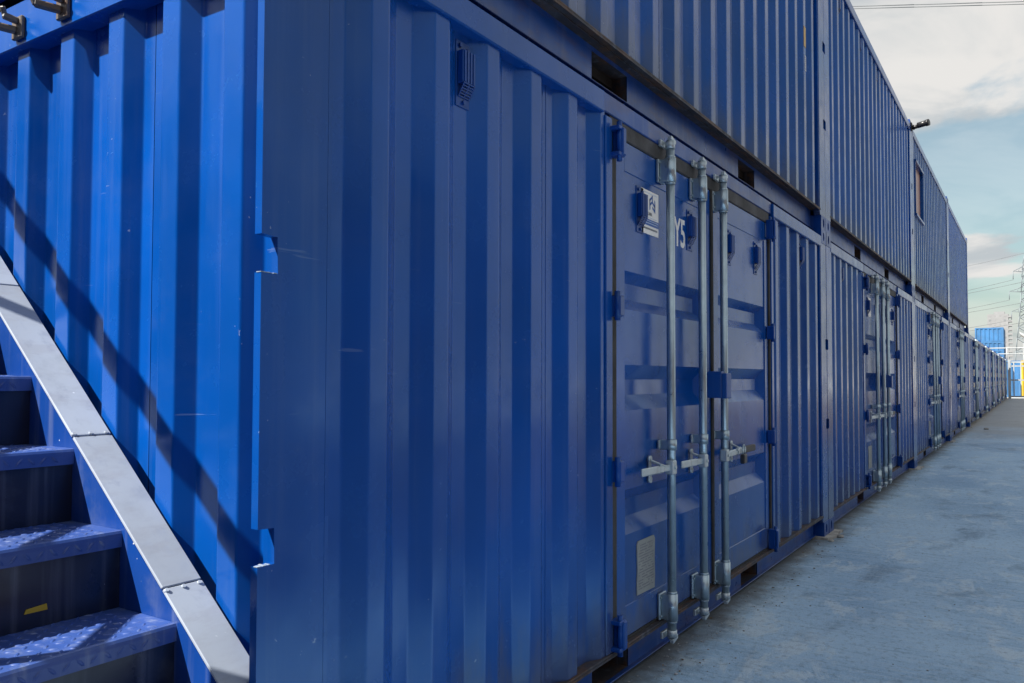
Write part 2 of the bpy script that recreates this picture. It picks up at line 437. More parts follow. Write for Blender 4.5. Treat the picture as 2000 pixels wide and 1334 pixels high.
def bottom_rail(root):
    z0, zt = 0.008, 0.166; xa, xb = 0.179, CL-0.179
    pk = [(CL/2-1.025-0.18, CL/2-1.025+0.18), (CL/2+1.025-0.18, CL/2+1.025+0.18)]
    m = MB()
    e = [xa] + [v for p in pk for v in p] + [xb]
    for i in range(0, len(e), 2): m.box((e[i], 0.088, z0), (e[i+1], 0.094, 0.146))
    m.box((xa, 0.0875, 0.1462), (xb, 0.094, zt-0.0002))
    r = m.build('bottom_rail', 'rail_paint', root)
    f = MB()
    f.box((xa, 0.003, zt), (xb, 0.096, zt+0.010), 0.002); f.box((xa, 0.003, zt-0.010), (xb, 0.009, zt-0.0002)); f.box((xa, 0.040, zt-0.006), (xb, 0.046, zt-0.0002))
    f.build('rail_lip', 'lip_paint', r)
    f = MB(); f.box((xa, 0.066, z0-0.006), (xb, 0.095, z0-0.0003), 0.002); f.build('rail_flange', 'rail_paint', r)
    for a, b in pk:
        t = MB(); y1 = 1.2; za, zb = z0, 0.146
        A = [t.v(x, 0.089, z) for x, z in ((a,za), (b,za), (b,zb), (a,zb))]; B = [t.v(x, y1, z) for x, z in ((a,za), (b,za), (b,zb), (a,zb))]
        for i in range(4): t.f([A[i], A[(i+1)%4], B[(i+1)%4], B[i]])
        t.f(B); t.build('fork_pocket', 'lip_paint', r)
    # far side rail, sills
    m = MB(); m.box((xa, CW-0.07, z0), (xb, CW-0.03, 0.166)); m.build('bottom_rail', 'rail_paint', root)
    m = MB(); m.box((0.10, 0.163, 0.1), (CL-0.10, CW-0.163, 0.158)); m.build('floor', 'interior_dark', root)
    for x in (0.012, CL-0.10):
        m = MB(); m.box((x, 0.163, 0.02), (x+0.088, CW-0.163, 0.175), 0.004); m.build('end_sill', 'rail_paint', root)
def end_profile(y0, y1):
    p = []; crest, run, pitch = 0.075, 0.037, 0.26; y = 0.147
    p.append((0.100, y0))
    while y + crest + run < y1-0.02:
        p += [(0.100, y-run), (0.055, y), (0.055, y+crest), (0.100, y+crest+run)]; y += pitch
    p.append((0.100, y1))
    return p
def end_wall(root, mir=False):
    X = (lambda x: CL-x) if mir else (lambda x: x)
    pr = end_profile(0.026, CW-0.03)
    # three welded sheets
    cuts = [0.57, 1.61]; pieces = []; cur = [pr[0]]
    for a, b in zip(pr, pr[1:]):
        if cuts and a[0] == b[0] == 0.100 and a[1] <= cuts[0] <= b[1]+0.05:
            mm = a[1]+(b[1]-a[1])*0.55; cur.append((0.1, mm-0.0014)); pieces.append(cur); cur = [(0.1, mm+0.0014)]; cuts.pop(0)
        cur.append(b)
    pieces.append(cur)
    for pc in pieces:
        m = MB(); m.sheet(fillet([(X(x), y) for x, y in pc], 0.005, 3), 0.17, 2.42)
        m.build('end_panel', 'blue_paint', root, weld=False)
    m = MB(); m.box((X(0.030), 0.163, 2.376), (X(0.098), CW-0.163, 2.470), 0.004)
    m.box((X(0.045), 0.163, 2.4702), (X(0.098), CW-0.163, 2.535), 0.004)
    m.build('end_rail', 'blue_paint', root)
def roof(root):
    m = MB(); p = []; x = 0.10
    while x < CL-0.15:
        p += [(x, 2.560), (x+0.09, 2.560), (x+0.105, 2.575), (x+0.19, 2.575)]; x += 0.209
    A = [m.v(a, 0.05, z) for a, z in p]; B = [m.v(a, CW-0.05, z) for a, z in p]
    for i in range(len(p)-1): m.f([A[i], A[i+1], B[i+1], B[i]])
    m.build('roof', 'blue_paint_worn', root, weld=False)
def vent(root, x, z, y, label=None):
    """small ribbed ventilator cover with a sloping grille; x, z = left and bottom of its plate"""
    m = MB(); W, H = 0.078, 0.215
    m.box((x, y-0.004, z), (x+W, y, z+H), 0.0015)
    m.box((x+0.006, y-0.028, z+0.072), (x+W-0.006, y-0.0042, z+0.180), 0.003)
    for i in range(4):
        a = x+0.011+i*0.0158; m.box((a, y-0.0315, z+0.075), (a+0.009, y-0.0282, z+0.178), 0.001)
    # sloping grille: bars with open slots
    p0 = Vector((0, y-0.028, z+0.072)); p1 = Vector((0, y-0.006, z+0.034))
    for k in range(6):
        t = k/5; q = p0.lerp(p1, t); m.box((x+0.008, q.y-0.002, q.z-0.002), (x+W-0.008, q.y+0.003, q.z+0.0015))
    for cx in (x+0.008, x+W/2-0.003, x+W-0.014):
        m.bar((cx+0.003, p0.y, p0.z), (cx+0.003, p1.y, p1.z), 0.006, 0.003)
    for bx, bz in ((x+0.02, z+0.200), (x+W-0.018, z+0.192), (x+W/2, z+0.017)):
        m.tube((bx, y-0.004, bz), (bx, y-0.011, bz), 0.0075, 6)
    o = m.build('ventilator', 'blue_paint_worn', root)
    if label: o['label'] = label
    return o
def base_container(root, door):
    for x in (0, CL-0.178):
        for y in (0, CW-0.162):
            for z in (0, CH-0.118): fitting(x, y, z, -1 if x == 0 else 1, -1 if y == 0 else 1, root)
    corner_post(root, False); corner_post(root, True); back_post(root, 0.0); back_post(root, CL-0.15)
    bottom_rail(root); end_wall(root); end_wall(root, True); roof(root)
    m = MB(); m.sheet([(0.15, CW-0.03), (CL-0.15, CW-0.03)], 0.166, 2.45); m.build('back_panel', 'blue_paint', root, weld=False)
    m = MB(); m.box((0.179, CW-0.062, 2.44), (CL-0.179, CW-0.002, 2.53)); m.build('top_rail', 'blue_paint', root)
    if not door:
        m = MB(); m.box((0.179, 0.000, 2.438), (CL-0.179, 0.060, 2.530), 0.005); m.build('top_rail', 'blue_paint', root)
    else:
        for a, b in ((0.179, 1.775), (4.385, CL-0.179)):
            m = MB(); m.box((a, 0.000, 2.438), (b, 0.060, 2.530), 0.005); m.build('top_rail', 'blue_paint', root)
LX0, LX1, RX0, RX1 = 1.915, 3.142, 3.172, 4.305      # the two door leaves
ZD0, ZD1 = 0.190, 2.382
CH3 = [(1.804, 1.757, 1.682, 1.631), (1.384, 1.318, 1.248, 1.181), (0.832, 0.777, 0.700, 0.634)]
def door_leaf(root, xa, xb, name):
    YF = 0.030
    m = MB()      # frame of the leaf
    fr = 0.105
    m.box((xa, YF-0.006, ZD0), (xa+fr, YF+0.045, ZD1), 0.004)
    m.box((xb-fr*0.75, YF-0.006, ZD0), (xb, YF+0.045, ZD1), 0.004)
    m.box((xa+fr, YF-0.004, 2.247), (xb-fr*0.75, YF+0.045, ZD1-0.0005), 0.003)
    m.box((xa+fr, YF-0.004, ZD0+0.0005), (xb-fr*0.75, YF+0.045, 0.327), 0.003)
    leaf = m.build(name, 'blue_paint', root)
    # pressed panel with three sunk channels
    p = MB(); a, b = xa+fr, xb-fr*0.75; z_up = 2.247
    def V(x, y, z): return p.v(x, y, z)
    def quad(*q): p.f([V(*k) for k in q])
    for zt, zi1, zi2, zb in CH3:
        quad((a,YF,z_up), (b,YF,z_up), (b,YF,zt), (a,YF,zt))
        i0, i1, d = a+0.012, b-0.075, YF+0.042
        O = [(a+0.002,YF,zt), (b-0.004,YF,zt), (b-0.004,YF,zb), (a+0.002,YF,zb)]; I = [(i0,d,zi1), (i1,d,zi1), (i1,d,zi2), (i0,d,zi2)]
        for k in range(4): quad(O[k], O[(k+1)%4], I[(k+1)%4], I[k])
        quad(*I)
        quad((a,YF,zt), (a+0.002,YF,zt), (a+0.002,YF,zb), (a,YF,zb)); quad((b-0.004,YF,zt), (b,YF,zt), (b,YF,zb), (b-0.004,YF,zb))
        z_up = zb
    quad((a,YF,z_up), (b,YF,z_up), (b,YF,0.327), (a,YF,0.327))
    p.build('door_panel', 'blue_paint', leaf)
    return leaf
def hinge(leaf, x, z, big, sgn):
    """sgn -1: leaf lies to the right of the hinge (left edge of the door)"""
    m = MB()
    if big:
        h = 0.056
        for k in (-1, 1): m.box((x-0.030, -0.036, z+k*h-0.008), (x+0.030, 0.020, z+k*h+0.008), 0.003)
        m.box((x+0.012*(-sgn)-0.014, -0.042, z-h-0.004), (x+0.012*(-sgn)+0.020, -0.026, z+h+0.004), 0.005)
        m.box((x+0.020*(-sgn)-0.010, -0.026, z-h), (x+0.020*(-sgn)+0.014, 0.020, z+h), 0.003)
        m.tube((x, -0.022, z-0.085), (x, -0.022, z+0.085), 0.012, 10)
    else:
        m.box((x-0.010, -0.030, z-0.045), (x+0.034*(-sgn), 0.022, z+0.045), 0.005)
        m.tube((x-0.004*(-sgn), -0.014, z-0.062), (x-0.004*(-sgn), -0.014, z+0.062), 0.013, 10)
    m.build('hinge', 'blue_paint_worn', leaf)
RY = -0.034
def rod(leaf, x):
    m = MB()
    m.tube((x, RY, 0.10), (x, RY, 2.47), 0.0205, 18)
    m.build('locking_rod', 'galvanised', leaf)
    for z0, z1 in ((0.178, 0.305), (2.268, 2.384)):
        b = MB(); b.tube((x, RY, z0), (x, RY, z1), 0.0275, 16)
        b.tube((x, RY, z0-0.010), (x, RY, z0), 0.0245, 16); b.tube((x, RY, z1), (x, RY, z1+0.010), 0.0245, 16)
        b.box((x-0.040, 0.010, z0+0.002), (x+0.040, 0.0235, z1-0.002), 0.003); b.box((x-0.026, RY+0.004, z0+0.004), (x+0.026, 0.0102, z1-0.004), 0.003)
        for zz2 in (z0+0.02, z1-0.02):
            b.tube((x+0.031, RY+0.02, zz2), (x+0.046, RY+0.014, zz2), 0.006, 6); b.tube((x-0.034, 0.010, zz2), (x-0.034, 0.003, zz2), 0.006, 6)
        b.build('bearing_bracket', 'galvanised', leaf)
    b = MB(); b.tube((x, RY, 0.982), (x, RY, 1.032), 0.026, 16); b.box((x-0.024, RY+0.006, 0.984), (x+0.024, 0.0235, 1.030), 0.003); b.box((x-0.036, 0.012, 0.986), (x+0.036, 0.0235, 1.028), 0.003)
    b.tube((x+0.026, RY-0.006, 1.007), (x+0.040, RY-0.004, 1.007), 0.006, 6); b.build('rod_guide', 'galvanised', leaf)
    for z, s in ((2.46, 1), (0.105, -1)):       # cam and its keeper at each end
        c = MB()
        c.tube((x, RY, z-0.03*s), (x, RY, z+0.004*s), 0.024, 14)
        c.obox((x+0.012, RY-0.004, z+0.014*s), (0.030, 0.011, 0.011), Matrix.Rotation(0.25*s, 3, 'Y'), 0.003)
        c.tube((x+0.034, RY-0.002, z+0.004*s), (x+0.030, RY+0.03, z+0.020*s), 0.010, 8)
        c.box((x-0.030, RY+0.034, z-0.014), (x+0.046, 0.0155, z+0.018), 0.003)
        c.build('locking_cam', 'cast_zinc', leaf)
def handle(leaf, x, z, x1, kx, grip=None):
    dirn = 1 if x1 > x else -1
    m = MB()
    hx = x-0.022
    m.box((hx-0.024, RY-0.028, z-0.030), (hx+0.022, RY+0.012, z+0.036), 0.004)          # hub
    m.tube((hx, RY-0.028, z+0.004), (hx, RY-0.034, z+0.004), 0.009, 8)
    m.bar((x+dirn*0.016, RY-0.010, z+0.002), (x+dirn*0.10, RY+0.002, z+0.002), 0.013, 0.030, 0.004)
    m.bar((x+dirn*0.095, RY+0.002, z+0.002), (x1, -0.012, z), 0.014, 0.036, 0.005)
    m.build('handle', 'cast_zinc', leaf)
    k = MB()
    k.box((kx-0.013, 0.012, z-0.045), (kx+0.013, 0.0235, z+0.044), 0.004)
    for e in (0.048, -0.047):
        k.tube((kx, 0.0115, z+e), (kx, 0.0235, z+e), 0.016, 14); k.tube((kx, 0.009, z+e), (kx, 0.0115, z+e), 0.0075, 8)
    k.bar((kx, 0.012, z+0.040), (kx-0.012*dirn, -0.030, z+0.024), 0.016, 0.012, 0.003)
    k.bar((kx+0.004*dirn, -0.030, z+0.027), (kx-0.058*dirn, -0.034, z+0.012), 0.020, 0.008, 0.002)
    k.bar((kx-0.010*dirn, -0.034, z+0.026), (kx-0.012*dirn, -0.034, z-0.012), 0.020, 0.006, 0.002, upv=(0, 1, 0))
    k.build('handle_keeper', 'cast_zinc', leaf)
    if grip:
        g_ = MB(); g_.bar((x1, -0.012, z), (grip, -0.011, z-0.001), 0.018, 0.040, 0.005); g_.build('grip', 'grip_plastic', leaf)
def side_doors(root):
    # frame around the opening
    for a, b in ((1.797, 1.860), (4.337, 4.390)):
        m = MB(); m.box((a, 0.006, 0.176), (b, 0.075, 2.437), 0.004); m.build('door_jamb', 'blue_paint', root)
    m = MB(); m.box((1.7755, 0.016, 2.456), (4.3845, 0.075, 2.540), 0.004); m.build('door_header', 'rail_paint', root)
    m = MB(); m.box((1.8605, 0.020, 2.3835), (4.3365, 0.052, 2.4555), 0.004); m.build('header_seal', 'header_gasket', root)
    m = MB(); m.box((1.8605, 0.026, 0.1765), (4.3365, 0.060, 0.1895)); m.build('sill_seal', 'rubber', root)
    for a, b in ((1.8605, LX0-0.001), (LX1+0.001, RX0-0.001), (RX1+0.001, 4.3365)):
        m = MB(); m.box((a, 0.013, 0.19), (b, 0.055, 2.383), 0.005); m.build('door_seal', 'rubber', root)
    L = door_leaf(root, LX0, LX1, 'door'); R = door_leaf(root, RX0, RX1, 'door')
    for z, big in ((2.335, True), (1.632, False), (0.93, False), (0.248, True)):
        hinge(L, 1.868, z, big, -1); hinge(R, 4.290, z, big, 1)
    for x in (2.412, 2.853): rod(L, x)
    rod(R, 3.202)
    handle(L, 2.412, 0.900, 2.112, 2.275); handle(L, 2.853, 0.893, 2.598, 2.815)
    handle(R, 3.202, 0.893, 3.657, 3.475, 3.850)
    vent(L, 2.152, 1.996, 0.030); vent(L, 2.795, 1.998, 0.030); vent(R, 3.450, 2.000, 0.030); vent(R, 4.000, 2.002, 0.030)
    # lock box across the middle joint
    m = MB(); m.box((3.075, -0.088, 1.214), (3.160, -0.060, 1.352), 0.004)
    m.box((3.072, -0.0602, 1.216), (3.125, 0.022, 1.362), 0.003)
    m.build('lock_box', 'blue_box_paint', R)
# ------------------------------------------------------------------ the near lower container and its copies
ROW = 'blue containers with side doors along the lower row'
lower = thing('shipping_container', 'blue container at the near corner with white Y5 lettering on its door', 'container', (0, 0, Z0), ROW)
base_container(lower, True)
side_panels(lower, corr_profile(0.226, 1.799, 0.375), [1.36], 0.176, 2.45)
side_panels(lower, corr_profile(4.388, 5.84, 4.478, pitch=0.306), [5.2], 0.176, 2.45)
vent(lower, 0.800, 2.198, VALLEY); vent(lower, 5.29, 2.18, VALLEY)
side_doors(lower)
ordinals = ['second', 'third', 'fourth', 'fifth', 'sixth', 'seventh', 'eighth', 'ninth', 'tenth']
below = ['under the second upper container', 'under the upper container with the window', 'under the last upper container', 'first without a container on top', 'second of the single-height ones', 'third of the single-height ones',
         'fourth of the single-height ones', 'last but one before the gate', 'last before the gate']
lowers = [lower]
for i in range(1, 10):
    c = copy_tree(lower); c.location = (i*PITCH_X, random.uniform(-0.006, 0.006), Z0 + (0 if i < 4 else random.uniform(-0.004, 0.01)))
    c['label'] = '%s blue lower container from the near corner, %s' % (ordinals[i-1], below[i-1])
    lowers.append(c); q = 0.88+0.26*random.random(); shade(c, (q*random.uniform(0.9, 1.6), q*random.uniform(0.95, 1.08), q))
# bare, chipped edges of the near corner post
rr = random.Random(21)
for z in (1.5702, 0.8922):
    m = MB(); n_ = 9
    for k in range(n_):
        a = -0.0012+0.048*k/n_; b = -0.0012+0.048*(k+1)/n_
        if rr.random() < 0.85: m.box((a, 0.0022, z), (b, 0.0268-rr.uniform(0, 0.012), z+0.0012+rr.uniform(0, 0.0012)))
    m.build('chipped_edge', 'bare_primer', lower, weld=False)
# sign, lettering and data plate
def sign(root, x0, x1, z0, z1, full=True):
    YS = 0.028
    m = MB(); m.box((x0, YS-0.002, z0), (x1, 0.0299, z1)); s = m.build('sign_plate', 'sign_white', root)
    if not full: return s
    w, h = x1-x0, z1-z0
    e = MB(); cx, cz, q = x0+w*0.63, z0+h*0.70, w*0.20      # hexagonal emblem of slanted bars
    def para(p):
        e.f([e.v(cx+a*q, YS-0.0030, cz+b*q*1.12) for a, b in p])
    for k, (l, r_) in enumerate(((-0.85, 0.0), (-0.85, 0.85), (0.0, 0.85))):
        zt = 0.62-0.52*k
        para([(l, zt-0.10), (0.0 if l < 0 else l, zt+0.36), (0.0 if l < 0 else l, zt+0.10), (l, zt-0.36)])
        if r_ > 0: para([(max(l, 0.0), zt+0.30), (0.85, zt-0.12), (0.85, zt-0.38), (max(l, 0.0), zt+0.04)])
    para([(-0.85, 0.5), (-0.6, 0.64), (-0.6, -0.5), (-0.85, -0.64)]); para([(0.6, 0.64), (0.85, 0.5), (0.85, -0.64), (0.6, -0.5)])
    para([(-0.15, 1.0), (0.1, 1.0), (0.1, 0.3), (-0.15, 0.3)])
    e.build('emblem', 'print_blue', s, weld=False)
    m = MB(); m.box((x0, YS-0.0032, z0+h*0.20), (x1-0.001, YS-0.0022, z0+h*0.345)); m.build('blue_band', 'print_blue', s)
    me = text_mesh('ANGLIAN', h*0.115, 0.92, 0.0004); me.materials.append(MAT['print_grey'])
    o = link('lettering', me, s); o.location = (x0+w*0.12, YS-0.0032, z0+h*0.435)
    for zf, n_, hh, mt, yy in ((0.30, 1, 0.016, 'print_light', 0.0040), (0.245, 1, 0.016, 'print_light', 0.0040), (0.105, 1, 0.040, 'print_grey', 0.0030), (0.375, 1, 0.018, 'print_light', 0.0030), (0.93, 1, 0.018, 'print_light', 0.0030)):
        m = MB(); x = x0+w*0.10; rr = random.Random(int(zf*1000))
        while x < x1-w*0.10:
            l = rr.uniform(0.004, 0.010); m.box((x, YS-yy, z0+h*zf), (x+l, YS-yy+0.0006, z0+h*(zf+hh))); x += l+0.003
        m.build('small_print', mt, s)
    return s
sign(lower, 2.205, 2.408, 2.004, 2.212)
me = text_mesh('Y5', 0.205, 0.72, 0.0005, 0.0035, 0.95); me.materials.append(MAT['letter_white'])
o = link('lettering', me, lower); o.location = (2.618, 0.0292, 2.004); o['label'] = 'white Y5 lettering on the door'
m = MB()
P = [(0.000, 0.0), (0.198, -0.004), (0.203, 0.055), (0.199, 0.13), (0.203, 0.225), (0.190, 0.241), (0.012, 0.240), (-0.002, 0.225), (0.004, 0.12), (-0.003, 0.05)]
m.prism([(2.148+a, 0.345+b) for a, b in P], 1, 0.0250, 0.0298)
pl = m.build('data_plate', 'plate_metal', lower)
m = MB(); rr = random.Random(3)
for k in range(17):
    z = 0.366+k*0.0122; x = 2.163 + (0.02 if k > 13 else 0)
    while x < 2.332:
        l = rr.uniform(0.005, 0.02)
        if x+l < 2.336 and rr.random() < 0.8: m.box((x, 0.0242, z), (x+l, 0.0249, z+0.0046))
        x += l+0.004
m.build('engraved_text', 'print_grey', pl)
for i in (1, 2, 3):                                  # the same notices further along the row
    sign(lowers[i], 2.205, 2.408, 2.004, 2.212, False)
    m = MB(); m.prism([(2.148+a, 0.345+b) for a, b in P], 1, 0.0250, 0.0298); m.build('data_plate', 'plate_metal', lowers[i])
# ------------------------------------------------------------------ the upper row
UP = 'blue containers of the upper row'
upper = thing('shipping_container', 'nearest upper blue container, with a small yellow sticker near its far end', 'container', (0, 0, Z0+CH), UP)
base_container(upper, False)
plain_skip = ('side_panel',)
u2c = copy_tree(upper)
u2c['label'] = 'second upper blue container, between the yellow sticker and the black camera'; u2c.location.x = PITCH_X
u3c = copy_tree(upper); u3c['label'] = 'upper blue container with a framed window in its side'; u3c.location.x = 2*PITCH_X
u4c = copy_tree(upper); u4c['label'] = 'last and farthest blue container of the upper row, next to the open sky'; u4c.location.x = 3*PITCH_X
full = corr_profile(0.226, CL-0.226, 0.375)
proto_panels = []
before = set(upper.children); side_panels(upper, full, [1.35, 2.46, 3.57, 4.68], 0.176, 2.45)
proto_panels = [c for c in upper.children if c not in before]
for r_ in (u2c, u4c):
    for p_ in proto_panels: copy_tree(p_, r_)
# third upper container: wall built round the window opening
wx0, wx1, wz0, wz1 = 0.46, 1.44, 1.29, 2.10
def clip_prof(p, a, b):
    out = []
    def at(x):
        for (x0_, y0_), (x1_, y1_) in zip(p, p[1:]):
            if x0_ <= x <= x1_: return y0_ + (y1_-y0_)*(x-x0_)/max(1e-6, x1_-x0_)
    out.append((a, at(a))); out += [q for q in p if a+1e-4 < q[0] < b-1e-4]; out.append((b, at(b)))
    return out
for a, b, z0_, z1_ in ((0.226, wx0, 0.176, 2.45), (wx0, wx1, 0.176, wz0), (wx0, wx1, wz1, 2.45), (wx1, 2.46, 0.176, 2.45), (2.462, 3.57, 0.176, 2.45), (3.572, 4.68, 0.176, 2.45), (4.682, CL-0.226, 0.176, 2.45)):
    m = MB(); m.sheet(fillet(clip_prof(full, a, b)), z0_, z1_); m.build('side_panel', 'blue_paint', u3c, weld=False)
w = MB()
w.box((wx0-0.03, -0.016, wz0-0.035), (wx1+0.03, 0.125, wz0), 0.004); w.box((wx0-0.03, -0.016, wz1), (wx1+0.03, 0.125, wz1+0.035), 0.004)
w.box((wx0-0.03, -0.004, wz0+0.0005), (wx0, 0.125, wz1-0.0005), 0.004); w.box((wx1, -0.004, wz0+0.0005), (wx1+0.03, 0.125, wz1-0.0005), 0.004)
wf = w.build('window', 'blue_paint', u3c)
w = MB(); w.box((wx0+0.001, 0.046, wz0+0.001), (wx1-0.001, 0.056, wz1-0.001)); w.build('pane', 'window_pane', wf)
for x in (0.75, 1.86, 2.97, 4.08): vent(u2c, x+0.05, 2.215, VALLEY)
for x in (2.97, 4.08): vent(u3c, x+0.05, 2.215, VALLEY); vent(u4c, x+0.05, 2.215, VALLEY)
shade(u2c, (1, 1.06, 1.07)); shade(u3c, (1.3, 0.96, 0.90)); shade(u4c, (1.2, 1.05, 1.10))
# stickers on the nearest upper container: on the crest nearest x = 5.37
m = MB(); m.box((5.372, CREST-0.0022, 1.395), (5.438, CREST-0.0003, 1.560)); m.build('sticker', 'sticker_yellow', upper)['label'] = 'faded yellow sticker'
m = MB()
for a, b in (((5.400, 1.205), (5.440, 1.213)), ((5.400, 1.318), (5.440, 1.326)), ((5.432, 1.2132), (5.440, 1.3178)), ((5.400, 1.2132), (5.407, 1.3178))):
    m.box((a[0], CREST-0.0022, a[1]), (b[0], CREST-0.0003, b[1]))
for k in range(6): m.box((5.412, CREST-0.0020, 1.225+k*0.015), (5.424, CREST-0.0003, 1.233+k*0.015))
m.build('sticker', 'letter_white', upper)['label'] = 'small white framed marking'
# containers standing behind the stair wall, in line with the first one
for k, (y, z, lb) in enumerate(((CW+0.06, Z0, 'blue container behind the stairs, standing next to the near corner one'), (CW+0.06, Z0+CH, 'blue container above the stairs in the second row, stacked on another'))):
    c = copy_tree(upper, skip=('sticker',)); c.location = (0, y, z); c['label'] = lb; c['group'] = 'blue containers of the row behind'
# ------------------------------------------------------------------ padlock on the near door
m = MB(); px, py, pz = 3.535, -0.040, 0.846
m.box((px-0.030, py-0.013, pz-0.026), (px+0.030, py+0.013, pz+0.030), 0.005)
pk = m.build('padlock', 'black_paint')
sh = MB(); pts = [(px-0.019, py, pz+0.028)] + [(px+0.019*math.cos(a), py, pz+0.062+0.022*math.sin(a)) for a in [math.pi-math.pi*i/8 for i in range(9)]] + [(px+0.019, py, pz+0.028)]
sh.path(pts, 0.0045, 8); sh.build('shackle', 'galvanised', pk)
tag(pk, 'black padlock hanging from the right door handle of the near container', 'padlock')
pk.location.z = Z0
# ------------------------------------------------------------------ lashing hooks on the end rail
for i, (y, lb) in enumerate(((0.930, 'rusty steel hook on the sunlit end rail, nearer the corner'), (1.195, 'rusty steel hook on the sunlit end rail at the left edge of the picture'))):
    m = MB()
    m.box((0.016, y-0.030, 2.400), (0.0295, y+0.030, 2.470), 0.003)
    m.bar((0.020, y, 2.425), (-0.045, y+0.035, 2.432), 0.024, 0.022, 0.005)
    m.bar((-0.040, y+0.030, 2.425), (-0.062, y+0.042, 2.482), 0.016, 0.018, 0.004)
    m.bar((0.018, y-0.010, 2.452), (-0.022, y+0.006, 2.462), 0.020, 0.020, 0.004)
    m.bar((-0.016, y+0.004, 2.460), (-0.026, y-0.002, 2.487), 0.014, 0.014, 0.003)
    hk = m.build('lashing_hook', 'bare_dark_steel'); hk.location.z = Z0-0.005
    tag(hk, lb, 'hook', 'hooks on the end rail')
# ------------------------------------------------------------------ staircase along the sunlit end
RISE, RUN = 0.193, 0.228
T0Y, T0Z = 0.221, 0.769                       # nosing of the tread whose end shows lowest in the picture
SL = RISE/RUN; ANG = math.atan(SL)
stair = thing('metal_staircase', 'blue steel stairs with chequer plate treads climbing the sunlit container end', 'stairs', (0, 0, 0))
XA, XB = -0.062, 0.046                        # width of the stringer beside the wall
XF = -0.90                                    # inner face of the outer stringer
def lin(y, c): return SL*y + c
CFL = 1.189 - SL*0.675                        # top of the cover plate: z = SL*y + CFL
yd, zd = math.cos(ANG), math.sin(ANG)
def stringer(x0, x1, ylow, yhigh, name='stringer'):
    m = MB(); dv = 0.235/math.cos(ANG)
    ct = CFL-0.012
    poly = [(ylow, max(0.0, lin(ylow, ct)-dv)), (yhigh, lin(yhigh, ct)-dv), (yhigh, lin(yhigh, ct)), (ylow, lin(ylow, ct))]
    m.prism(poly, 0, x0, x1)
    return m.build(name, 'stair_paint', stair)
st = stringer(XA+0.001, XA+0.011, 0.034, 2.75)
stringer(XF-0.014, XF-0.004, -0.66, 2.75)
m = MB(); ct = CFL-0.012; dv = 0.235/math.cos(ANG)
m.prism([(-0.70, 0.0), (-0.40, 0.0), (0.0335, lin(0.0335, ct)-dv), (0.0335, lin(0.0335, ct)), (-0.70, max(0.05, lin(-0.70, ct)))], 0, XA+0.001, XA+0.011); m.build('stringer', 'stair_paint', stair)
def cover(y0, y1, x0, x1, par):
    a = Vector(((x0+x1)/2, y0, lin(y0, CFL)-0.005)); b = Vector(((x0+x1)/2, y1, lin(y1, CFL)-0.005))
    m = MB(); m.bar(a, b, abs(x1-x0), 0.008, 0.002)
    return m.build('cover_plate', 'cover_plate_paint', par)
for (a, b) in ((0.036, 0.2655), (0.2685, 0.6735), (0.6765, 1.20), (1.203, 1.72), (1.723, 2.24), (2.243, 2.75)):
    cover(a, b, XA, XB, stair)
cover(-0.69, 0.034, XA, -0.004, stair)
for a, b in ((-0.66, 0.30), (0.303, 1.25), (1.253, 2.2), (2.203, 2.75)): cover(a, b, XF-0.066, XF, stair)
def bolt(x, y, off=0.0):
    z = lin(y, CFL); n_ = Vector((0, -zd, yd)); p = Vector((x, y, z))
    m = MB(); m.tube(p-n_*0.003, p+n_*0.004, 0.0075, 8, 0.005); m.build('rivet', 'cover_plate_paint', stair)
for y in (0.28, 0.70): 
    bolt(XA+0.006, y-0.022); bolt(XA+0.052, y-0.022); bolt(XB-0.012, y-0.022)
# treads with raised lozenges
def make_tread():
    m = MB(); x0, x1 = XF+0.001, XA+0.0005; D = 0.236
    m.box((x0, 0.0, -0.006), (x1, D, 0.0), 0.001)
    # rounded folded nosing
    pr = [(0.0, 0.0), (-0.007, -0.002), (-0.011, -0.008), (-0.012, -0.016), (-0.012, -0.042), (-0.006, -0.042), (-0.006, -0.012), (0.0, -0.006)]
    m.prism(pr, 0, x0, x1)
    m.box((x0, D-0.005, 0.0002), (x1, D, 0.035))                              # upstand at the back
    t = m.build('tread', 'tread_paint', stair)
    r_ = MB(); r_.box((x0, D-0.012, 0.0002), (x1, D-0.0052, RISE-0.008)); r_.build('riser', 'riser_shade_paint', t)
    p = MB(); i = 0
    def loz(cx, cy, ang, place):
        L, W, H = 0.0135, 0.0036, 0.0022; ca, sa = math.cos(ang), math.sin(ang)
        ring = [(L, 0), (L*0.45, W), (-L*0.45, W), (-L, 0), (-L*0.45, -W), (L*0.45, -W)]
        R_ = [place(cx+a*ca-b*sa, cy+a*sa+b*ca, 0.0) for a, b in ring]
        T_ = [place(cx+0.55*(a*ca-b*sa), cy+0.55*(a*sa+b*ca), H) for a, b in ring]
        for k in range(6): p.f([R_[k], R_[(k+1)%6], T_[(k+1)%6], T_[k]], True)
        p.f(T_, True)
    nx = int((x1-x0)/0.030); ny = 8
    for a in range(nx):
        for b in range(ny):
            loz(x0+0.02+a*0.0295, 0.012+b*0.029, 0.78 if (a+b) % 2 else -0.78, lambda x, y, h: p.v(x, y, h+0.0001))
        for b in range(1):
            loz(x0+0.02+a*0.0295, -0.026-b*0.026, 0.78 if (a+b) % 2 else -0.78, lambda x, y, h: p.v(x, -0.0121-h, y))
    q = p.build('chequer_pattern', 'tread_paint', t, weld=False); tag(q, kind='stuff')
    return t
tr = make_tread(); first = True
for k in range(-3, 11):
    t = tr if first else copy_tree(tr, stair); first = False
    t.location = (0, T0Y+k*RUN, T0Z+k*RISE)
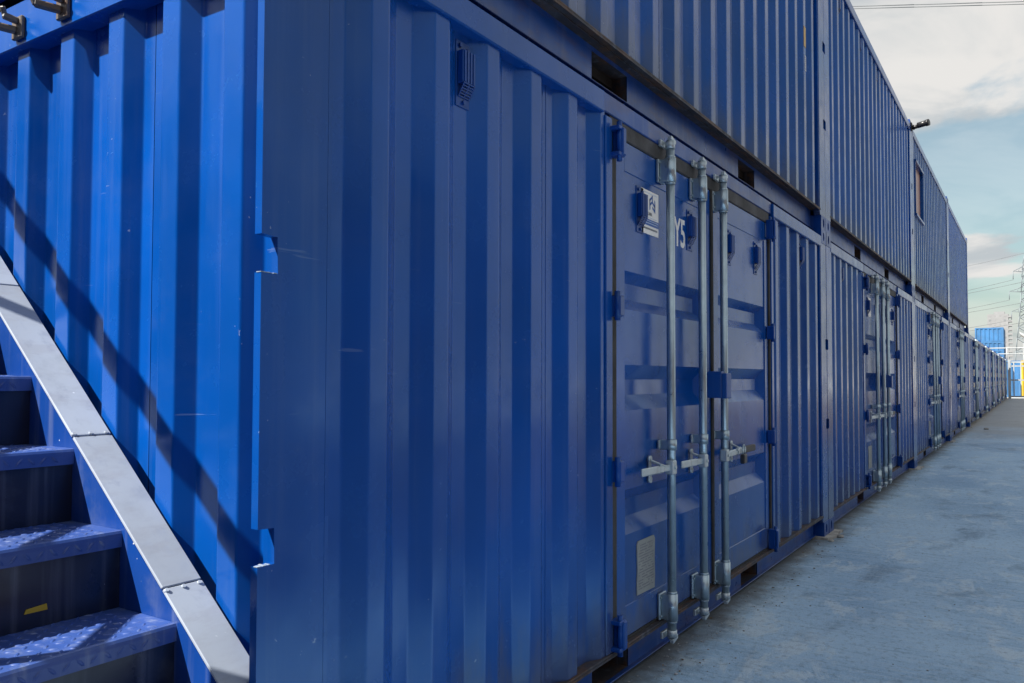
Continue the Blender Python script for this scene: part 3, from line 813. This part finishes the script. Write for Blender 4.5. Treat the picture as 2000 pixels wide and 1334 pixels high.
# landing at the top and a two-rail hand rail on the outer side
m = MB(); m.box((XF-0.06, 2.751, 2.56), (XA+0.01, 4.6, 2.60)); m.build('landing', 'tread_paint', stair)
m = MB(); m.box((XF-0.06, 4.48, 0.0), (XF+0.0, 4.54, 2.558)); m.build('landing_leg', 'stair_paint', stair)
GH = 0.92
m = MB(); m.tube((XF-0.03, -0.62, lin(-0.62, CFL)+GH), (XF-0.03, 2.7, lin(2.7, CFL)+GH), 0.033, 14); m.build('hand_rail', 'stair_paint', stair)
m = MB(); m.tube((XF-0.03, -0.62, lin(-0.62, CFL)+0.46), (XF-0.03, 2.7, lin(2.7, CFL)+0.46), 0.020, 12); m.build('middle_rail', 'stair_paint', stair)
for y in (-0.60, 0.58, 1.66, 2.62):
    m = MB(); m.tube((XF-0.03, y, lin(y, CFL)-0.01), (XF-0.03, y, lin(y, CFL)+GH), 0.024, 12); m.build('rail_post', 'stair_paint', stair)
m = MB(); m.prism([(-0.60, 0.0), (-0.548, 0.0), (-0.550, 0.014), (-0.596, 0.010)], 1, 0.2215, 0.2235); tp = m.build('tape', 'yellow_paint', stair); tp.location = (0.31, T0Y, T0Z+0.037); tp['label'] = 'torn strip of yellow tape on the riser'
# ------------------------------------------------------------------ security camera on the upper row
cc = thing('security_camera', 'black bullet camera jutting out from the top of the upper row', 'camera', (2*PITCH_X-0.02, 0.0, 5.13))
m = MB(); m.box((-0.05, -0.016, -0.06), (0.05, 0.002, 0.05), 0.004); m.build('mount_plate', 'black_paint', cc)
d = Vector((-0.30, -1, 0.04)).normalized()
a0 = Vector((0, -0.012, -0.02)); 
m = MB(); m.tube(a0, a0+d*0.09, 0.030, 14); m.tube(a0+d*0.02, a0+d*0.028, 0.040, 14); m.build('arm', 'black_paint', cc)
m = MB(); m.tube(a0+d*0.085+Vector((0,0,0.012)), a0+d*0.23+Vector((0,0,0.018)), 0.043, 18); m.tube(a0+d*0.20+Vector((0,0,0.016)), a0+d*0.245+Vector((0,0,0.018)), 0.049, 18); bd = m.build('housing', 'black_paint', cc)
m = MB(); m.tube(a0+d*0.2452+Vector((0,0,0.018)), a0+d*0.249+Vector((0,0,0.018)), 0.032, 18); m.build('lens', 'lens_glass', bd)
# ------------------------------------------------------------------ pads under the posts, grit, litter
pads = []
for i in range(1, 6):
    m = MB(); rr = random.Random(i); x = i*PITCH_X
    outline = [(-0.22, -0.045), (-0.06, -0.075), (0.10, -0.055), (0.235, -0.075), (0.24, 0.05), (0.22, 0.22), (-0.20, 0.22), (-0.24, 0.08)]
    m.prism([(x+a+rr.uniform(-.015,.015), b+rr.uniform(-.012,.012)) for a, b in outline], 2, 0.0005, Z0-0.0005 if i < 4 else 0.014)
    o = m.build('levelling_pad', 'pad_concrete')
    lb = ['rough pad on the ground under the first post joint from the corner', 'rough pad under the second post joint from the corner', 'rough pad under the third post joint from the corner',
          'rough pad under the joint where the upper row ends', 'rough pad under the first joint past the upper row'][i-1]
    tag(o, lb, 'pad', 'pads under the container corners')
def rock(m, c, r, rr):
    n = 7; lay = []
    for k, (h, s) in enumerate(((-0.5, 0.7), (0.1, 1.0), (0.65, 0.55))):
        lay.append([m.v(c[0]+r*s*math.cos(2*math.pi*i/n)*rr.uniform(.7,1.2), c[1]+r*s*math.sin(2*math.pi*i/n)*rr.uniform(.7,1.2), c[2]+r*0.6*(h+0.5)) for i in range(n)])
    for a, b in zip(lay, lay[1:]):
        for i in range(n): m.f([a[i], a[(i+1)%n], b[(i+1)%n], b[i]])
    m.f(lay[-1])
m = MB(); rr = random.Random(11)
for i in range(800):
    x = 1.2 + 26*rr.random()**1.7; y = -abs(rr.gauss(0, 0.11))+0.05; rock(m, (x, y, 0.0), rr.uniform(0.002, 0.007)*(1.6 if rr.random() < 0.05 else 1), rr)
for i in range(160):
    x = 1.5 + 20*rr.random()**1.8; y = rr.uniform(-3.5, 0); rock(m, (x, y, 0.0), rr.uniform(0.002, 0.006), rr)
tag(m.build('grit', 'stone', weld=False), 'fine grit and crumbs scattered along the foot of the containers', 'grit', kind='stuff')
m = MB(); rr = random.Random(5)
for i in range(50):
    x = 1.3 + 22*rr.random()**1.6; y = -abs(rr.gauss(0, 0.14))+0.05; r = rr.uniform(0.007, 0.016); an = rr.uniform(0, 6.28)
    c, s = math.cos(an), math.sin(an); P4 = [(-r, 0, 0), (0, -r*.45, .3), (r, 0, 0), (0, r*.45, .35)]
    m.f([m.v(x+a*c-b*s, y+a*s+b*c, 0.003+h*r) for a, b, h in P4])
tag(m.build('leaf_litter', 'leaf_litter', weld=False), 'dry leaf scraps lying along the foot of the containers', 'leaves', kind='stuff')
for (x, y, r, lb) in ((6.02, -0.10, 0.035, 'pale stone lying at the first post joint'), (5.80, -0.07, 0.026, 'small stone beside the first post joint'), (23.3, -0.42, 0.07, 'pale lump of rubble on the far yard beside the containers')):
    m = MB(); rock(m, (x, y, 0), r, random.Random(int(x*10))); tag(m.build('stone', 'pad_concrete'), lb, 'stone', 'loose stones by the wall')
# ------------------------------------------------------------------ gate at the end of the yard
GX = 61.2
gate = thing('yard_gate', 'pale grey steel gate closing the far end of the yard', 'gate', (GX, 0, 0))
def gp(name, a, b, mat='white_paint'):
    m = MB(); m.box(a, b); return m.build(name, mat, gate)
gp('gate_post', (-0.09, -0.22, 0), (0.09, -0.06, 2.56)); gp('gate_post', (-0.06, 0.10, 0), (0.06, 0.22, 2.42))
for z in (0.10, 1.18, 2.10, 2.36): gp('cross_rail', (-0.03, -5.0, z), (0.03, -0.2205, z+0.09))
for k in range(12): gp('picket', (-0.048, -0.42-k*0.39, 0.105), (-0.031, -0.36-k*0.39, 2.36))
gp('gate_post', (-0.09, -5.16, 0), (0.09, -5.001, 2.56))
# containers and guard rail behind the gate
def simple_container(name, label, loc, mat, L=6.058, H=CH, band=None, group=None, W=CW):
    r_ = thing(name, label, 'container', loc, group)
    for x in (0, L-0.12):
        for y in (0, W-0.12):
            m = MB(); m.box((x, y, 0), (x+0.12, y+0.12, H)); m.build('corner_post', mat, r_)
    for z in (0.0, H-0.12):
        for x in (0.0, L-0.1):
            m = MB(); m.box((x+0.01, 0.121, z+0.002), (x+0.09, W-0.121, z+0.118)); m.build('end_rail', mat, r_)
        for y in (0.0, W-0.1):
            m = MB(); m.box((0.121, y+0.01, z+0.002), (L-0.121, y+0.09, z+0.118)); m.build('side_rail', mat, r_)
    def wave(length, pitch, d):
        p = []; s_ = 0.12
        while s_ < length-0.12-pitch*0.5:
            p += [(s_, d), (s_+pitch*0.32, d), (s_+pitch*0.5, d+0.05), (s_+pitch*0.82, d+0.05)]; s_ += pitch
        p.append((length-0.12, d)); return p
    pw = wave(W, 0.37, 0.02)
    m = MB(); m.sheet([(d_, y) for y, d_ in pw], 0.1, H-0.1); m.build('end_panel', mat, r_, weld=False)
    m = MB(); m.sheet([(L-d_, y) for y, d_ in pw], 0.1, H-0.1); m.build('end_panel', mat, r_, weld=False)
    ps = wave(L, 0.28, 0.02)
    m = MB(); m.sheet(ps, 0.1, H-0.1); m.build('side_panel', mat, r_, weld=False)
    m = MB(); m.sheet([(x, W-d_) for x, d_ in ps], 0.1, H-0.1); m.build('side_panel', mat, r_, weld=False)
    m = MB(); m.box((0.05, 0.05, H-0.09), (L-0.05, W-0.05, H-0.02)); m.build('roof', mat, r_)
    if band:
        m = MB(); m.box((0.0, 0.121, band-0.05), (0.05, W-0.121, band+0.05)); m.build('end_band', mat, r_)
    return r_
simple_container('shipping_container', 'mid blue container seen through the bars of the far gate', (66, -0.70, 0), 'pale_blue_paint')
simple_container('shipping_container', 'yellow container behind the far gate at the right edge', (66, -3.18, 0), 'yellow_paint')
STK = 'pale blue stack behind the far end of the row'
simple_container('shipping_container', 'lowest container of the pale blue stack behind the row, mostly hidden', (91, 0.93, 0), 'pale_blue_paint', group=STK)
simple_container('shipping_container', 'middle container of the pale blue stack rising above the far row', (91, 0.93, 2.60), 'pale_blue_paint', H=2.31, band=1.40, group=STK)
simple_container('shipping_container', 'half-height container on top of the pale blue stack, against the sky', (91, 0.93, 4.92), 'pale_blue_paint', H=1.40, group=STK)
gr = thing('walkway_railing', 'white two-rail railing on top of the containers behind the gate', 'railing', (66.3, 0, 2.6))
for z in (0.48, 0.90):
    m = MB(); m.tube((0, -5.5, z), (0, 1.7, z), 0.035, 8); m.build('rail', 'white_paint', gr)
for y in (-5.4, -3.6, -1.9, 0.1, 1.6):
    m = MB(); m.tube((0, y, 0), (0, y, 0.90), 0.03, 8); m.build('post', 'white_paint', gr)
# white canopy and dark tree behind the gate
cp = thing('canopy', 'white sloping canopy roof behind the pale blue stack', 'canopy', (112, -3.2, 0))
m = MB(); m.prism([(-3.6, 5.6), (-1.2, 6.0), (1.6, 5.5), (3.0, 6.6), (3.1, 6.9), (1.5, 5.9), (-1.2, 6.4), (-3.6, 6.0)], 0, 0, 6); m.build('roof', 'white_paint', cp)
for y in (-3.4, 2.6):
    for x in (0.2, 5.7):
        m = MB(); m.box((x, y, 0), (x+0.15, y+0.15, 5.52)); m.build('post', 'white_paint', cp)
def tree(name, label, loc, h, rad, seed):
    r_ = thing(name, label, 'tree', loc, 'trees beyond the gate'); rr = random.Random(seed)
    m = MB(); m.tube((0,0,0), (0.1,0,h*0.55), 0.16, 8, 0.07)
    for k in range(6):
        an = rr.uniform(0, 6.28); z = h*rr.uniform(0.3, 0.55); m.tube((0.05,0,z), (math.cos(an)*rad*0.7, math.sin(an)*rad*0.7, z+h*0.25), 0.06, 6, 0.02)
    m.build('trunk', 'bark', r_)
    c = MB()
    for k in range(26):
        an = rr.uniform(0, 6.28); q = rad*rr.random()**0.5*0.85; cz = h*rr.uniform(0.42, 0.92); cr = rad*rr.uniform(0.22, 0.4)
        for j in range(110):
            v = Vector((rr.gauss(0,1), rr.gauss(0,1), rr.gauss(0,0.8))).normalized()*cr*rr.uniform(0.5, 1.1)
            p = Vector((math.cos(an)*q, math.sin(an)*q, cz))+v; a = Vector((rr.gauss(0,1), rr.gauss(0,1), rr.gauss(0,1))).normalized(); b = a.orthogonal().normalized()
            s_ = rr.uniform(0.06, 0.13); c.f([c.v(*(p+a*s_)), c.v(*(p+b*s_*0.6)), c.v(*(p-a*s_)), c.v(*(p-b*s_*0.6))])
    tag(c.build('crown', 'foliage', r_, weld=False), kind='stuff')
tree('tree', 'dark leafy tree between the canopy and the gate', (100, -3.9, 0), 5.6, 2.0, 4)
# ------------------------------------------------------------------ tower block and pylon on the skyline
tb = thing('tower_block', 'pale concrete tower block with balconies on the skyline', 'building', (600, 11.6, 0))
m = MB(); m.box((0, 0, 0), (16, 11.5, 42.3)); m.box((2, 2, 42.3), (9, 8, 44.0)); m.build('wall', 'tower_concrete', tb)
for fl in range(15):
    z = 1.2+fl*2.78
    for y in (1.2, 4.0, 7.0, 9.4):
        m = MB(); m.box((-0.06, y, z+0.5), (-0.005, y+(0.8 if y in (4.0, 7.0) else 1.3), z+1.6)); m.build('window', 'tower_concrete' if (fl*3+int(y)) % 4 else 'tower_glass', tb)
    m = MB(); m.box((0.0, -2.0, z-0.15), (9, -0.005, z+0.05)); m.box((0.0, -2.0, z+0.05), (0.12, -0.005, z+1.0)); m.box((0.13, -2.0, z+0.05), (9, -1.88, z+1.0)); m.build('balcony', 'tower_concrete', tb)
    m = MB(); m.box((0.5, -0.03, z+0.1), (8, -0.004, z+2.2)); m.build('balcony_door', 'tower_glass', tb)
m = MB(); m.box((0, -2.2, 0), (0.6, -2.001, 42.0)); m.build('balcony_fin', 'tower_concrete', tb)
py_ = thing('electricity_pylon', 'tall steel lattice pylon carrying power lines at the right edge', 'pylon', (375, 0.6, 0))
def lattice(m, lev, r):
    for (z0, h0), (z1, h1) in zip(lev, lev[1:]):
        c0 = [(-h0,-h0), (h0,-h0), (h0,h0), (-h0,h0)]; c1 = [(-h1,-h1), (h1,-h1), (h1,h1), (-h1,h1)]
        for i in range(4):
            j = (i+1) % 4
            m.tube((*c0[i], z0), (*c1[i], z1), r*1.5, 4); m.tube((*c0[i], z0), (*c1[j], z1), r, 4); m.tube((*c0[j], z0), (*c1[i], z1), r, 4); m.tube((*c1[i], z1), (*c1[j], z1), r, 4)
lev = [(0, 4.6), (6, 4.1), (12, 3.6), (17, 3.2), (21.5, 2.7), (25.5, 2.3), (29, 2.0), (32, 1.8), (35, 1.6), (38, 1.45), (41, 1.3), (44, 1.1), (46.5, 0.9), (50.8, 0.1)]
m = MB(); lattice(m, lev, 0.13); m.build('lattice_tower', 'far_steel', py_)
for z, L_ in ((27.5, 5.0), (35.5, 5.6), (43.5, 4.2)):
    m = MB()
    for s_ in (-1, 1):
        tip = (0, s_*L_, z+0.3)
        for x in (-1.4, 1.4):
            m.tube((x, s_*1.3, z), tip, 0.11, 4); m.tube((x*0.8, s_*1.1, z+1.9), tip, 0.10, 4)
            for t in (0.35, 0.65): 
                a = Vector((x, s_*1.3, z)).lerp(Vector(tip), t); b = Vector((x*0.8, s_*1.1, z+1.9)).lerp(Vector(tip), t); m.tube(a, b, 0.07, 4)
    ar = m.build('cross_arm', 'far_steel', py_)
    m = MB()
    for s_ in (-1, 1): m.tube((0, s_*L_, z+0.3), (0, s_*L_, z-2.9), 0.14, 6)
    m.build('insulator', 'far_steel', ar)
def cable(p, q, sag, r, label, grp):
    m = MB(); p, q = Vector(p), Vector(q); pts = []
    for i in range(25):
        t = i/24; c = p.lerp(q, t); c.z -= sag*4*t*(1-t); pts.append(c)
    m.path(pts, r, 5); tag(m.build('power_line', 'cable_dark', weld=False), label, 'power line', grp)
PL = 'power lines strung from the pylon'
for k, (z, y0) in enumerate(((40.4, 4.8), (32.4, 6.2), (24.4, 5.6))):
    nm = ['upper', 'middle', 'lower'][k]
    for j in range(2):
        cable((375, y0+0.0-j*2*(y0-0.6), z), (520, 190+j*9, z+9-j), 9, 0.075, '%s power line running left from the pylon, %s of its pair' % (nm, ['nearer', 'farther'][j]), PL)
cable((375, 0.6, 50.8), (520, 195, 58), 7, 0.06, 'topmost thin earth wire running left from the pylon peak', PL)
for j, z in enumerate((82.1, 81.55)):
    cable((200, -100, z-22.0), (200, 220, z+49.0), 0.6, 0.10, '%s of the two power lines crossing the top of the sky' % ['upper', 'lower'][j], 'power lines across the top of the sky')

# ------------------------------------------------------------------ unseen building added to darken reflections in the side wall
wb = thing('occluder', 'long red brown brick warehouse added out of view to darken wall reflections', 'building', (-34, -13.5, 0))
m = MB(); m.box((0, -9, 0), (45, 0, 5.4)); m.build('wall', 'dark_brick', wb)
m = MB(); m.prism([(-9.3, 5.41), (0.3, 5.41), (0.3, 5.6), (-4.5, 7.2), (-9.3, 5.6)], 0, -0.3, 45.3); m.build('roof', 'roof_sheet', wb)
for k in range(7):
    x = 2.5+k*6.4
    m = MB(); m.box((x, 0.002, 0.02), (x+3.4, 0.06, 3.6)); m.build('shutter_door', 'shutter_paint', wb)

# ------------------------------------------------------------------ unseen container block added behind the camera to block sky light
for k, (y, z, lb) in enumerate(((-5.9, 0, 'unseen lower blue container added behind the camera to block sky, nearest the yard'), (0.17, 0, 'unseen lower blue container added facing the stairs to block sky'), (6.24, 0, 'unseen lower blue container added beyond the stairs to block sky'),
        (-5.9, 1, 'unseen upper blue container added behind the camera to block sky, nearest the yard'), (0.17, 1, 'unseen upper blue container added facing the stairs to block sky'), (6.24, 1, 'unseen upper blue container added beyond the stairs to block sky'))):
    c = copy_tree(upper, skip=('sticker',)); c.rotation_euler = (0, 0, math.pi/2); c.location = (-5.4, y, Z0+CH*z); c['label'] = lb; c['group'] = 'unseen blue containers added to block sky'
